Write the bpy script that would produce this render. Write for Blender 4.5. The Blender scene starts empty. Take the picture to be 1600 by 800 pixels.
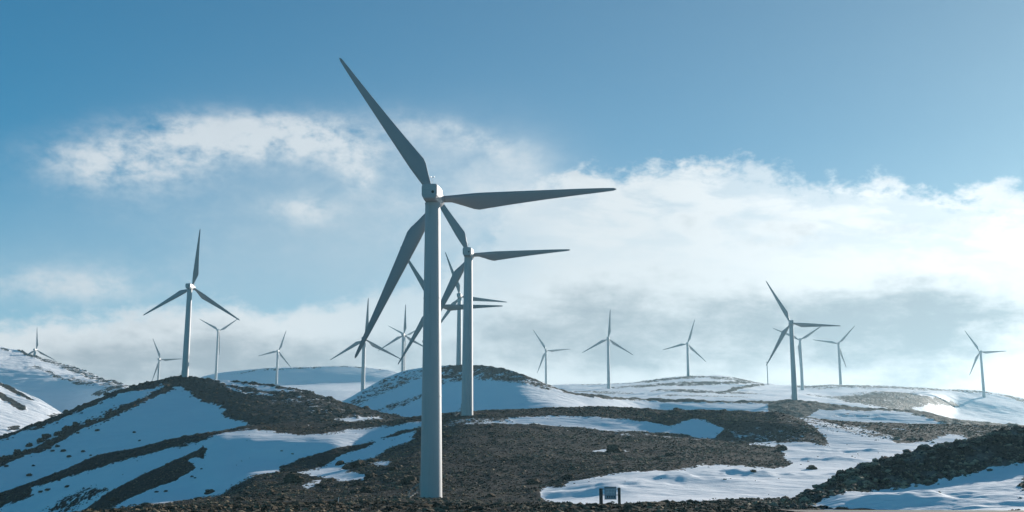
import bpy, bmesh, math, random
import numpy as np
from mathutils import Vector, Matrix
from mathutils.bvhtree import BVHTree
R = math.radians
random.seed(7); rng = np.random.default_rng(7)
scene = bpy.context.scene
COL = scene.collection

# ------------------------------------------------------------------ camera
F_PX = 1800.0                     # focal length in photograph pixels (1600 wide)
PITCH = R(11.31)
CP, SP = math.cos(PITCH), math.sin(PITCH)
cam_d = bpy.data.cameras.new('camera'); cam = bpy.data.objects.new('camera', cam_d); COL.objects.link(cam)
cam_d.sensor_width = 36.0; cam_d.lens = 36.0 * F_PX / 1600.0
cam_d.clip_start = 0.5; cam_d.clip_end = 20000
cam.location = (0, 0, 0); cam.rotation_euler = (R(90) + PITCH, 0, 0)
scene.camera = cam

def ray(px, py):
    u = (np.asarray(px, float) - 800) / F_PX; v = (400 - np.asarray(py, float)) / F_PX
    return u, CP - v * SP, SP + v * CP
def at(px, py, Y):
    x, y, z = ray(px, py); t = Y / y
    return x * t, y * t, z * t
def azel(px, py):
    x, y, z = ray(px, py)
    return math.degrees(math.atan2(x, y)), math.degrees(math.atan2(z, math.hypot(x, y)))

# ------------------------------------------------------------------ light and exposure
SUN_AZ, SUN_EL = 42.0, 16.0       # degrees right of the view axis, above the horizon
vs = scene.view_settings
vs.view_transform = 'Standard'; vs.look = 'None'; vs.exposure = 0.68; vs.gamma = 1.0; vs.use_curve_mapping = False
sd = bpy.data.lights.new('sun', 'SUN'); sun = bpy.data.objects.new('sun', sd); COL.objects.link(sun)
sd.energy = 5.0; sd.angle = R(0.5); sd.color = (1.0, 0.92, 0.84)
sdir = Vector((math.sin(R(SUN_AZ)) * math.cos(R(SUN_EL)), math.cos(R(SUN_AZ)) * math.cos(R(SUN_EL)), math.sin(R(SUN_EL))))
sun.rotation_euler = sdir.to_track_quat('Z', 'Y').to_euler(); sun.location = sdir * 300
scene.render.engine = 'CYCLES'
cy = scene.cycles
cy.use_denoising = True; cy.max_bounces = 6; cy.volume_bounces = 0; cy.diffuse_bounces = 3
try: cy.denoiser = 'OPENIMAGEDENOISE'
except Exception: pass

# ------------------------------------------------------------------ node expression helper
class E:
    def __init__(s, nt, sock): s.nt, s.s = nt, sock
    def op(s, o, *a, clamp=False):
        n = s.nt.nodes.new('ShaderNodeMath'); n.operation = o; n.use_clamp = clamp
        for i, q in enumerate((s,) + a):
            if isinstance(q, E): s.nt.links.new(q.s, n.inputs[i])
            else: n.inputs[i].default_value = q
        return E(s.nt, n.outputs[0])
    def __add__(s, o): return s.op('ADD', o)
    __radd__ = __add__
    def __sub__(s, o): return s.op('SUBTRACT', o)
    def __rsub__(s, o): return (s * -1.0) + o
    def __mul__(s, o): return s.op('MULTIPLY', o)
    __rmul__ = __mul__
    def __truediv__(s, o): return s.op('DIVIDE', o)
    def clamp(s): return s.op('ADD', 0.0, clamp=True)
    def smooth(s, a, b):
        n = s.nt.nodes.new('ShaderNodeMapRange'); n.interpolation_type = 'SMOOTHSTEP'; n.clamp = True
        s.nt.links.new(s.s, n.inputs[0]); n.inputs[1].default_value = a; n.inputs[2].default_value = b
        n.inputs[3].default_value = 0; n.inputs[4].default_value = 1
        return E(s.nt, n.outputs[0])
def mixc(nt, f, a, b, mode='MIX'):
    n = nt.nodes.new('ShaderNodeMix'); n.data_type = 'RGBA'; n.blend_type = mode
    for i, q in ((0, f), (6, a), (7, b)):
        if isinstance(q, E): nt.links.new(q.s, n.inputs[i])
        elif i == 0: n.inputs[i].default_value = q
        else: n.inputs[i].default_value = tuple(q) + (1.0,)
    return E(nt, n.outputs[2])
def combine(nt, x, y, z):
    n = nt.nodes.new('ShaderNodeCombineXYZ')
    for i, q in enumerate((x, y, z)):
        if isinstance(q, E): nt.links.new(q.s, n.inputs[i])
        else: n.inputs[i].default_value = q
    return E(nt, n.outputs[0])
def noise(nt, vec, scale, detail=6, rough=0.55, dist=0.0, lac=2.0):
    n = nt.nodes.new('ShaderNodeTexNoise'); n.inputs['Scale'].default_value = scale; n.inputs['Detail'].default_value = detail
    n.inputs['Roughness'].default_value = rough; n.inputs['Distortion'].default_value = dist; n.inputs['Lacunarity'].default_value = lac
    if vec is not None: nt.links.new(vec.s, n.inputs['Vector'])
    return E(nt, n.outputs['Fac'])

# ------------------------------------------------------------------ world: blue sky, cloud bank, wisps
def build_world():
    w = bpy.data.worlds.new('World'); scene.world = w; w.use_nodes = True
    nt = w.node_tree; nt.nodes.clear()
    out = nt.nodes.new('ShaderNodeOutputWorld'); bg = nt.nodes.new('ShaderNodeBackground')
    bg.inputs['Strength'].default_value = 0.0625
    sky = nt.nodes.new('ShaderNodeTexSky'); sky.sky_type = 'NISHITA'; sky.sun_disc = False
    sky.sun_elevation = R(SUN_EL); sky.sun_rotation = R(SUN_AZ); sky.altitude = 1500
    sky.air_density = 1.0; sky.dust_density = 0.6; sky.ozone_density = 2.0
    tc = nt.nodes.new('ShaderNodeTexCoord'); sep = nt.nodes.new('ShaderNodeSeparateXYZ')
    nt.links.new(tc.outputs['Generated'], sep.inputs[0])
    X, Y, Z = (E(nt, sep.outputs[i]) for i in range(3))
    az = X.op('ARCTAN2', Y) * (180 / math.pi)
    el = Z.op('ARCSINE') * (180 / math.pi)
    p = combine(nt, az * 0.1, el * 0.16, 0.0)
    n_big = noise(nt, p, 1.1, 5, 0.5, 0.3)
    n_med = noise(nt, p, 3.0, 8, 0.58, 0.15)
    n_fin = noise(nt, p, 8.0, 9, 0.62, 0.12)
    n_str = noise(nt, combine(nt, az * 0.07, el * 0.22 + az * 0.015, 3.0), 3.4, 9, 0.60, 0.25)
    def blob(px, py, rx, ry, slope=0.0):
        a, e = azel(px, py); k = 180 / math.pi / F_PX
        dx = (az - a); dy = (el - e) - dx * slope
        q = (dx / (rx * k)).op('POWER', 2.0) + (dy / (ry * k)).op('POWER', 2.0)
        return (q * -1.0).op('EXPONENT')
    # top edge of the bank as a curve of azimuth
    pts = [(-300, 500), (0, 496), (150, 484), (250, 472), (330, 468), (420, 474), (500, 466), (560, 456), (620, 440), (690, 415), (750, 375),
           (800, 320), (850, 275), (900, 258), (950, 252), (1050, 250), (1150, 256), (1250, 268), (1350, 282), (1450, 290), (1600, 296), (1800, 320)]
    fc = nt.nodes.new('ShaderNodeFloatCurve'); cu = fc.mapping.curves[0]
    P = sorted(((azel(a, b)[0] + 45) / 90, azel(a, b)[1] / 30) for a, b in pts)
    P = [(0.0, 0.18)] + P + [(1.0, 0.25)]
    while len(cu.points) < len(P): cu.points.new(0.5, 0.5)
    for q, (a, b) in zip(cu.points, P): q.location = (a, b); q.handle_type = 'AUTO_CLAMPED'
    fc.mapping.update()
    nt.links.new((((az + 45.0) / 90.0).clamp()).s, fc.inputs['Value'])
    top = E(nt, fc.outputs[0]) * 30.0
    right = az.smooth(-6.0, 4.0)
    edge = top - el + (n_med - 0.5) * 3.2 + (n_fin - 0.5) * (1.5 + right * 1.4)
    soft_mid = blob(650, 420, 130, 120)
    front = (az.op('ABSOLUTE')).smooth(75.0, 45.0)
    bank = (edge * 2.0).smooth(-0.5, 1.9) * (1.0 - 0.45 * soft_mid) * front
    bank = bank * (1.0 - 0.55 * blob(790, 360, 60, 60))
    bank = bank * (1.0 - (0.55 - n_str).smooth(-0.02, 0.16) * (6.5 - (top - el)).smooth(0.0, 5.0) * 0.34 * right)
    # wisps, upper left
    wisp = (blob(190, 255, 120, 40, 0.05) * 1.0 + blob(330, 215, 130, 34, 0.02) * 1.0 + blob(480, 215, 130, 36) * 1.1
            + blob(555, 260, 40, 34, -0.5) * 0.8 + blob(475, 328, 46, 22) * 0.75 + blob(730, 215, 110, 26, -0.25) * 0.6
            + blob(100, 445, 150, 32, 0.05) * 0.7 + blob(340, 350, 260, 110) * 0.25 + blob(700, 330, 160, 110) * 0.4)
    wn = (n_fin * 1.1 + n_med * 0.9 + n_big * 0.5 - 0.95)
    wispd = (wisp * (wn * 2.0 + 0.16)).smooth(0.0, 1.2)
    dens = (bank + wispd * 0.85 - bank * wispd * 0.85).clamp()
    thin = ((blob(755, 320, 120, 95) * 0.52 + blob(700, 225, 110, 34, -0.2) * 0.24 + blob(820, 300, 60, 60) * 0.5) * (n_med * 1.3 + n_fin * 0.7 - 0.25)).clamp()
    dens = dens + thin - dens * thin
    # cloud brightness: white sunlit tops, grey undersides
    depth = top - el
    grey = (depth.smooth(1.0, 6.5) * 0.40 + (n_big - 0.5) * 1.3 + (n_med - 0.5) * 1.3 + (n_str - 0.5) * 1.1 + (n_fin - 0.5) * 0.5
            + blob(1090, 505, 130, 55) * 0.42 + blob(1390, 515, 170, 65) * 0.46 + blob(1220, 535, 420, 60) * 0.18 - blob(1240, 545, 60, 40) * 0.15 - blob(1150, 595, 400, 22) * 0.20 + blob(1480, 350, 90, 30) * 0.30 + blob(880, 505, 90, 40) * 0.25
            - blob(1400, 420, 330, 40) * 0.5 - blob(1000, 360, 180, 70) * 0.35 - blob(830, 470, 60, 50) * 0.3 - blob(1590, 590, 80, 60) * 0.6
            - blob(930, 592, 220, 18) * 0.25
            + blob(150, 568, 330, 46) * 0.50 + blob(450, 556, 200, 42) * 0.45 + 0.06).smooth(0.05, 1.0)
    grey = grey * (bank * 0.85 + 0.15)
    sunv = nt.nodes.new('ShaderNodeVectorMath'); sunv.operation = 'DOT_PRODUCT'
    nt.links.new(tc.outputs['Generated'], sunv.inputs[0]); sunv.inputs[1].default_value = sdir
    glow = E(nt, sunv.outputs['Value']).smooth(0.80, 1.0)
    white = mixc(nt, glow, (7.4, 7.8, 8.1), (10.8, 10.8, 10.8))
    cloud = mixc(nt, grey, white, (3.6, 4.1, 4.6))
    dsun = E(nt, sunv.outputs['Value'])
    tint = mixc(nt, ((dsun - 0.42) / 0.53).clamp(), (0.24, 0.99, 1.14), (0.65, 0.84, 0.82))
    skyc = mixc(nt, 1.0, E(nt, sky.outputs[0]), tint, 'MULTIPLY')
    veil = ((1.0 - (el / 17.0).smooth(0.25, 1.0)) * 0.50 + blob(560, 360, 330, 140) * 0.42) * front * (n_big * 0.8 + 0.6)
    skyc = mixc(nt, veil.clamp(), skyc, (5.2, 6.1, 6.7))
    final = mixc(nt, dens, skyc, cloud)
    nt.links.new(final.s, bg.inputs['Color']); nt.links.new(bg.outputs[0], out.inputs['Surface'])
    w.cycles.sampling_method = 'MANUAL'; w.cycles.sample_map_resolution = 512
build_world()

# ------------------------------------------------------------------ small helpers
def link(o, parent=None):
    COL.objects.link(o)
    if parent is not None: o.parent = parent
    return o
def tag(o, label=None, cat=None, group=None, kind=None):
    if label: o['label'] = label
    if cat: o['category'] = cat
    if group: o['group'] = group
    if kind: o['kind'] = kind
    return o
def empty(name, loc, rz=0.0):
    o = bpy.data.objects.new(name, None); o.location = loc; o.rotation_euler = (0, 0, rz); o.empty_display_size = 1
    return link(o)
def mesh_np(name, V, Fq, mat=None, smooth=True, parent=None, attrs=None):
    me = bpy.data.meshes.new(name); V = np.asarray(V, np.float32); Fq = np.asarray(Fq, np.int32)
    n = Fq.shape[1]
    me.vertices.add(len(V)); me.vertices.foreach_set('co', V.ravel())
    me.loops.add(Fq.size); me.loops.foreach_set('vertex_index', Fq.ravel())
    me.polygons.add(len(Fq)); me.polygons.foreach_set('loop_start', np.arange(0, Fq.size, n, dtype=np.int32))
    me.polygons.foreach_set('use_smooth', np.full(len(Fq), smooth))
    for k, a in (attrs or {}).items():
        at_ = me.attributes.new(k, 'FLOAT', 'POINT'); at_.data.foreach_set('value', np.asarray(a, np.float32))
    me.update(calc_edges=True); me.validate()
    if mat: me.materials.append(mat)
    return link(bpy.data.objects.new(name, me), parent)
def obj_bm(name, bm, mat, parent=None, smooth=False):
    bmesh.ops.recalc_face_normals(bm, faces=bm.faces)
    me = bpy.data.meshes.new(name); bm.to_mesh(me); bm.free()
    if smooth:
        for p_ in me.polygons: p_.use_smooth = True
        me.set_sharp_from_angle(angle=R(28))
    me.materials.append(mat)
    return link(bpy.data.objects.new(name, me), parent)
def bm_box(bm, c, s, rot=None):
    m = Matrix.Translation(c) @ (rot or Matrix.Identity(4)) @ Matrix.Diagonal((s[0], s[1], s[2], 1))
    return bmesh.ops.create_cube(bm, size=1, matrix=m)['verts']
def bm_tube(bm, a, b, r0, r1=None, seg=10):
    a, b = Vector(a), Vector(b); d = b - a
    m = Matrix.Translation((a + b) / 2) @ d.to_track_quat('Z', 'Y').to_matrix().to_4x4()
    bmesh.ops.create_cone(bm, cap_ends=True, segments=seg, radius1=r0, radius2=r1 if r1 is not None else r0, depth=d.length, matrix=m)

def hash2(ix, iy, seed):
    h = (ix.astype(np.int64) * 374761393 + iy.astype(np.int64) * 668265263 + seed * 1442695041) & 0xffffffff
    h = ((h ^ (h >> 13)) * 1274126177) & 0xffffffff
    return ((h ^ (h >> 16)) & 0xffff) / 65535.0
def vnoise(x, y, seed=0):
    ix, iy = np.floor(x), np.floor(y); fx, fy = x - ix, y - iy
    fx = fx * fx * fx * (fx * (fx * 6 - 15) + 10); fy = fy * fy * fy * (fy * (fy * 6 - 15) + 10)
    a, b, c, d = hash2(ix, iy, seed), hash2(ix + 1, iy, seed), hash2(ix, iy + 1, seed), hash2(ix + 1, iy + 1, seed)
    return (a * (1 - fx) + b * fx) * (1 - fy) + (c * (1 - fx) + d * fx) * fy - 0.5
def fbm(x, y, seed=0, oct=4, gain=0.5):
    s, a = 0.0, 1.0
    for k in range(oct):
        s = s + a * vnoise(x, y, seed + 17 * k); x, y, a = x * 2.03 + 5.1, y * 2.03 - 3.7, a * gain
    return s
def pchip(xk, yk, x):
    xk, yk = np.asarray(xk, float), np.asarray(yk, float)
    h = np.diff(xk); d = np.diff(yk) / h; m = np.zeros_like(yk)
    for i in range(1, len(xk) - 1):
        if d[i - 1] * d[i] > 0:
            w1, w2 = 2 * h[i] + h[i - 1], h[i] + 2 * h[i - 1]
            m[i] = (w1 + w2) / (w1 / d[i - 1] + w2 / d[i])
    m[0], m[-1] = d[0], d[-1]
    x = np.clip(x, xk[0], xk[-1]); i = np.clip(np.searchsorted(xk, x) - 1, 0, len(h) - 1)
    t = (x - xk[i]) / h[i]; t2, t3 = t * t, t * t * t
    return (2*t3-3*t2+1)*yk[i] + (t3-2*t2+t)*h[i]*m[i] + (-2*t3+3*t2)*yk[i+1] + (t3-t2)*h[i]*m[i+1]
def sdist(px, py, poly):
    P = np.asarray(poly, float); Q = np.roll(P, -1, 0)
    dmin = np.full(px.shape, 1e9); ins = np.zeros(px.shape, bool)
    for (ax, ay), (bx, by) in zip(P, Q):
        ex, ey = bx - ax, by - ay; L = ex * ex + ey * ey + 1e-9
        t = np.clip(((px - ax) * ex + (py - ay) * ey) / L, 0, 1)
        dmin = np.minimum(dmin, np.hypot(px - ax - t * ex, py - ay - t * ey))
        c = ((ay > py) != (by > py)) & (px < ex * (py - ay) / (ey if abs(ey) > 1e-9 else 1e-9) + ax)
        ins ^= c
    return np.where(ins, dmin, -dmin)

# ------------------------------------------------------------------ materials
def new_mat(name):
    m = bpy.data.materials.new(name); m.use_nodes = True; nt = m.node_tree
    b = nt.nodes['Principled BSDF']; return m, nt, b
def geo_pos(nt):
    g = nt.nodes.new('ShaderNodeNewGeometry'); return E(nt, g.outputs['Position'])
def attr(nt, name):
    a = nt.nodes.new('ShaderNodeAttribute'); a.attribute_name = name; return E(nt, a.outputs['Fac'])
def scaled(nt, v, s):
    m = nt.nodes.new('ShaderNodeMapping'); m.inputs['Scale'].default_value = s; nt.links.new(v.s, m.inputs['Vector'])
    return E(nt, m.outputs[0])
def bump(nt, h, dist, strength=1.0, prev=None):
    n = nt.nodes.new('ShaderNodeBump'); n.inputs['Strength'].default_value = strength; n.inputs['Distance'].default_value = dist
    nt.links.new(h.s, n.inputs['Height'])
    if prev is not None: nt.links.new(prev.s, n.inputs['Normal'])
    return E(nt, n.outputs[0])
def terrain_mat(name, sc, rock=False, rag=0.55):
    """snow lying over dark heath; sc = size of the smallest clump in metres"""
    m, nt, b = new_mat(name); pos = geo_pos(nt); a = attr(nt, 'snow')
    n1 = noise(nt, pos, 1 / (sc * 7), 6, 0.62); n2 = noise(nt, pos, 1 / (sc * 1.6), 5, 0.6)
    win = (a * (1.0 - a) * 4.0).clamp() + 0.10
    fac = (a + ((n1 - 0.5) * rag * 2.6 + (n2 - 0.5) * rag * 2.6) * win).smooth(0.43, 0.57)
    h1 = noise(nt, pos, 1 / (sc * 9), 4, 0.6); h2 = noise(nt, pos, 1 / (sc * 0.9), 6, 0.7)
    heath = mixc(nt, h2.smooth(0.38, 0.66), (0.011, 0.012, 0.013), (0.062, 0.055, 0.046))
    heath = mixc(nt, h1.smooth(0.50, 0.72) * 0.55, heath, (0.10, 0.078, 0.050) if not rock else (0.30, 0.285, 0.27))
    s1 = noise(nt, pos, 1 / (sc * 14), 5, 0.6)
    snow = mixc(nt, s1, (0.80, 0.83, 0.86), (0.89, 0.90, 0.91))
    nt.links.new(mixc(nt, fac, heath, snow).s, b.inputs['Base Color'])
    b.inputs['Roughness'].default_value = 0.75
    b.inputs['Specular IOR Level'].default_value = 0.06
    sas = noise(nt, scaled(nt, pos, (0.35, 1.0, 1.0)), 1 / (sc * 4), 5, 0.6, 0.4)
    sa2 = noise(nt, scaled(nt, pos, (0.22, 0.8, 1.0)), 1 / (sc * 1.3), 4, 0.6, 0.8)
    hh = h2 * (1.0 - fac) * 1.0 + fac * (sas * 0.9 + sa2 * 0.28 + 0.5)
    nt.links.new(bump(nt, hh, sc * 0.9, 0.9).s, b.inputs['Normal'])
    return m
def flat_mat(name, col, rough=0.5, var=0.12, scale=3.0, metal=0.0, bumpd=0.0):
    m, nt, b = new_mat(name); pos = geo_pos(nt); n = noise(nt, pos, scale, 6, 0.6)
    c1 = tuple(c * (1 - var) for c in col); c2 = tuple(min(1, c * (1 + var)) for c in col)
    nt.links.new(mixc(nt, n, c1, c2).s, b.inputs['Base Color']); b.inputs['Roughness'].default_value = rough; b.inputs['Metallic'].default_value = metal
    if bumpd: nt.links.new(bump(nt, n, bumpd).s, b.inputs['Normal'])
    return m
def shrub_mat(name, dark, light, warm):
    m, nt, b = new_mat(name); pos = geo_pos(nt); t = attr(nt, 'tint')
    n = noise(nt, pos, 5.0, 5, 0.7); n2 = noise(nt, pos, 0.09, 5, 0.6)
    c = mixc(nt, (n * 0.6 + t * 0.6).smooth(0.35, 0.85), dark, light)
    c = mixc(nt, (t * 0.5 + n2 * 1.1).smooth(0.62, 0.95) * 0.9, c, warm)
    nt.links.new(c.s, b.inputs['Base Color']); b.inputs['Roughness'].default_value = 0.9; b.inputs['Specular IOR Level'].default_value = 0.1
    nt.links.new(bump(nt, n, 0.12).s, b.inputs['Normal'])
    return m
M_near = terrain_mat('snow_and_heath_near', 0.55)
M_bank = terrain_mat('snow_and_rock_bank', 0.40, True)
M_mid = terrain_mat('snow_and_heath_mid', 0.9)
M_far = terrain_mat('snow_and_heath_far', 1.7)
M_shrub = shrub_mat('dark_shrub', (0.014, 0.014, 0.011), (0.060, 0.055, 0.036), (0.085, 0.058, 0.034))
M_heath = shrub_mat('moor_heath', (0.013, 0.013, 0.012), (0.130, 0.112, 0.085), (0.24, 0.185, 0.115))
M_tower = flat_mat('painted_steel', (0.35, 0.355, 0.36), 0.45, 0.05, 0.35)
def tower_mat():
    m, nt, b = new_mat('painted_steel'); pos = geo_pos(nt)
    st = noise(nt, scaled(nt, pos, (2.2, 2.2, 0.10)), 1.0, 6, 0.65); bl = noise(nt, pos, 0.5, 4, 0.6)
    c = mixc(nt, bl, (0.40, 0.405, 0.41), (0.45, 0.455, 0.455))
    c = mixc(nt, st.smooth(0.54, 0.75) * 0.5, c, (0.23, 0.22, 0.20))
    nt.links.new(c.s, b.inputs['Base Color']); nt.links.new((0.42 + bl * 0.2).s, b.inputs['Roughness'])
    return m
M_tower = tower_mat()
M_bankscrub = shrub_mat('bank_scrub', (0.035, 0.033, 0.030), (0.24, 0.215, 0.175), (0.36, 0.29, 0.195))  # lightened scrub: sunlight on crest bushes and grass tips put into the colour
M_blade = flat_mat('blade_gelcoat', (0.30, 0.305, 0.315), 0.4, 0.06, 0.5)
M_nac = flat_mat('nacelle_gelcoat', (0.40, 0.405, 0.41), 0.4, 0.06, 1.0)
M_black = flat_mat('dark_opening', (0.012, 0.013, 0.015), 0.6)
M_steel = flat_mat('galvanised_steel', (0.35, 0.36, 0.37), 0.4, 0.15, 4, 0.7)
M_wood = flat_mat('dark_wood', (0.035, 0.030, 0.027), 0.8, 0.3, 9, 0, 0.02)
M_board = flat_mat('board_blue_grey', (0.25, 0.31, 0.38), 0.5, 0.15, 6)
M_mark = flat_mat('pale_print', (0.75, 0.77, 0.80), 0.5, 0.1, 6)
M_white = flat_mat('white_paint', (0.78, 0.78, 0.77), 0.5, 0.05, 4)
M_road = flat_mat('worn_asphalt', (0.040, 0.036, 0.034), 0.95, 0.4, 1.5, 0, 0.03)

# ------------------------------------------------------------------ terrain layers
HILLS = {}
def layer(name, curves, x0, x1, step, polys, base, mat, back, dens=1.5, heave=(0.0, 0.0), wob=(0, 1), seed=0, warp=3.0, tail=None, mounds=()):
    """curves: list from ridge to foot of [(px, py, distance)], lofted into a hillside; back: (dy, dz) steps behind the ridge"""
    xs = np.arange(x0, x1 + step, step); n = len(xs)
    K = []
    for c in curves:
        c = np.asarray(c, float); K.append((pchip(c[:, 0], c[:, 1], xs), pchip(c[:, 0], c[:, 2], xs)))
    rows_py, rows_Y = [], []
    PY = np.array([k[0] for k in K]); YY = np.array([k[1] for k in K]); nk = len(K)
    # monotone interpolation along the profile with Catmull tangents limited
    for k in range(nk - 1):
        cnt = max(3, int(np.ceil(np.max(np.abs(PY[k + 1] - PY[k])) / dens)))
        def tang(A, k):
            if k == 0: return A[1] - A[0]
            if k == nk - 1: return A[-1] - A[-2]
            d0, d1 = A[k] - A[k - 1], A[k + 1] - A[k]
            return np.where(d0 * d1 > 0, 2 * d0 * d1 / (d0 + d1 + 1e-9 * np.sign(d0 + d1 + 1e-12)), 0)
        for j in range(cnt + (k == nk - 2)):
            t = j / cnt; t2, t3 = t * t, t ** 3
            f = lambda A: (2*t3-3*t2+1)*A[k] + (t3-2*t2+t)*tang(A, k) + (-2*t3+3*t2)*A[k+1] + (t3-t2)*tang(A, k+1)
            rows_py.append(f(PY)); rows_Y.append(f(YY))
    py = np.array(rows_py); Y = np.array(rows_Y); px = np.broadcast_to(xs, py.shape)
    x, y, z = at(px, py, Y)
    # snow mask
    wx = px + (fbm(x / 6, y / 6, seed + 3, 4) * 2 + fbm(x / 1.7, y / 2.5, seed + 5, 3)) * warp; wy = py + (fbm(x / 6, y / 6, seed + 9, 4) + 0.6 * fbm(x / 1.7, y / 2.5, seed + 13, 3)) * warp
    s = np.full(py.shape, float(base))
    for poly, val, fe in polys:
        d = sdist(wx, wy, poly); w = np.clip((d + fe) / (2 * fe), 0, 1); w = w * w * (3 - 2 * w)
        s = s * (1 - w) + val * w
    if name == 'moor_ground': s = np.maximum(s, np.clip((80 - y) / 8, 0, 1))  # snow added on the unseen near ground to bounce light onto the tower
    heath = 1 - np.clip(s, 0, 1)
    fade = np.ones(py.shape)
    amp, wl = wob
    dz = amp * fbm(x / wl, y / wl, seed, 4)
    a_h, w_h = heave
    dz = dz + (1 - heath) * a_h * 0.55 * (np.abs(fbm(x / (w_h * 3.2) + 0.12 * y / w_h, y / (w_h * 1.5), seed + 71, 3)) - 0.2) if w_h else dz
    cl = np.abs(fbm(x / w_h, y / w_h, seed + 31, 3)) if w_h else 0
    dz = dz + a_h * heath * (cl * 2 - 0.25) if w_h else dz
    z = z + dz
    for mx, my, sx, sy, hh_ in mounds:
        k = np.argmin((px - mx) ** 2 + (py - my) ** 2); cx, cy = x.ravel()[k], y.ravel()[k]
        z = z + hh_ * np.exp(-((x - cx + 0.8 * (y - cy)) / sx) ** 2 - ((y - cy) / sy) ** 2) * (0.75 + 1.3 * fbm(x / 5, y / 6, 91, 3))
    # behind the ridge
    bx, by, bz, bs = [], [], [], []
    for dy, dzz in back:
        f = (Y[0] + dy) / Y[0]
        bx.append(x[0] * f); by.append(y[0] * f); bz.append(z[0] - dzz); bs.append(s[0])
    bx, by, bz, bs = bx[::-1], by[::-1], bz[::-1], bs[::-1]
    fx, fy, fz, fs = [], [], [], []
    for (ty, tz) in (tail or []):
        f = ty / Y[-1]
        fx.append(x[-1] * f); fy.append(y[-1] * f); fz.append(np.full(n, tz)); fs.append(s[-1])
    ST = lambda a, b, c: np.concatenate([np.array(a).reshape(-1, n), b, np.array(c).reshape(-1, n)], 0)
    x, y, z, s = ST(bx, x, fx), ST(by, y, fy), ST(bz, z, fz), ST(bs, s, fs)
    r = x.shape[0]
    idx = np.arange(r * n).reshape(r, n)
    Fq = np.stack([idx[1:, :-1], idx[1:, 1:], idx[:-1, 1:], idx[:-1, :-1]], -1).reshape(-1, 4)
    V = np.stack([x, y, z], -1).reshape(-1, 3)
    o = mesh_np(name, V, Fq, mat, True, None, {'snow': s.ravel()})
    tag(o, kind='structure')
    HILLS[name] = dict(o=o, V=V, F=Fq, s=s.ravel(), bvh=BVHTree.FromPolygons(V.tolist(), Fq.tolist()))
    return o
S, H = 1.0, 0.0

# ---- moor: the middle ground the nearest turbine stands on, running up to the camera
moor_curves = [
 [(-120,806,335),(0,770,328),(100,733,320),(160,709,316),(210,700,312),(300,681,311),(356,672,320),(400,665,325),(512,661,330),(580,660,325),(658,648,318),(750,641,315),(850,637,315),(950,634,318),(1050,641,312),(1150,643,308),(1215,646,303),(1250,655,298),(1300,657,300),(1340,660,302),(1450,664,302),(1600,665,300),(1720,667,300)],
 [(-120,818,326),(0,790,318),(100,748,312),(210,714,303),(300,694,303),(356,684,300),(400,686,293),(512,684,291),(600,665,308),(658,656,308),(750,653,302),(850,651,302),(1000,653,302),(1085,655,300),(1150,656,296),(1230,662,288),(1290,672,282),(1340,675,283),(1600,684,280),(1720,686,280)],
 [(-120,836,314),(0,812,304),(100,778,297),(210,748,286),(300,732,284),(356,728,277),(400,726,277),(512,722,273),(600,698,284),(658,676,291),(750,664,290),(850,668,290),(1000,675,288),(1115,685,281),(1200,692,272),(1290,700,258),(1340,700,256),(1600,712,250),(1720,714,250)],
 [(-120,858,302),(0,832,290),(100,808,280),(210,786,264),(300,777,258),(356,765,249),(400,749,241),(512,741,236),(600,733,225),(658,726,222),(750,718,226),(850,716,228),(1000,720,222),(1150,729,212),(1220,734,206),(1340,742,196),(1600,748,190),(1720,750,190)],
 [(-120,868,136),(0,838,142),(100,815,150),(210,798,158),(356,786,164),(512,781,168),(658,780,169),(850,779,167),(900,779,158),(1000,784,138),(1150,780,146),(1250,784,146),(1600,790,140),(1720,790,140)],
 [(-120,835,100),(0,815,104),(210,798,112),(356,793,115),(658,790,118),(900,790,116),(1000,791,112),(1150,792,108),(1600,795,100),(1720,795,100)],
 [(-120,812,70),(0,806,74),(356,803,78),(900,803,78),(1600,806,76),(1720,806,76)],
]
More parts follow.
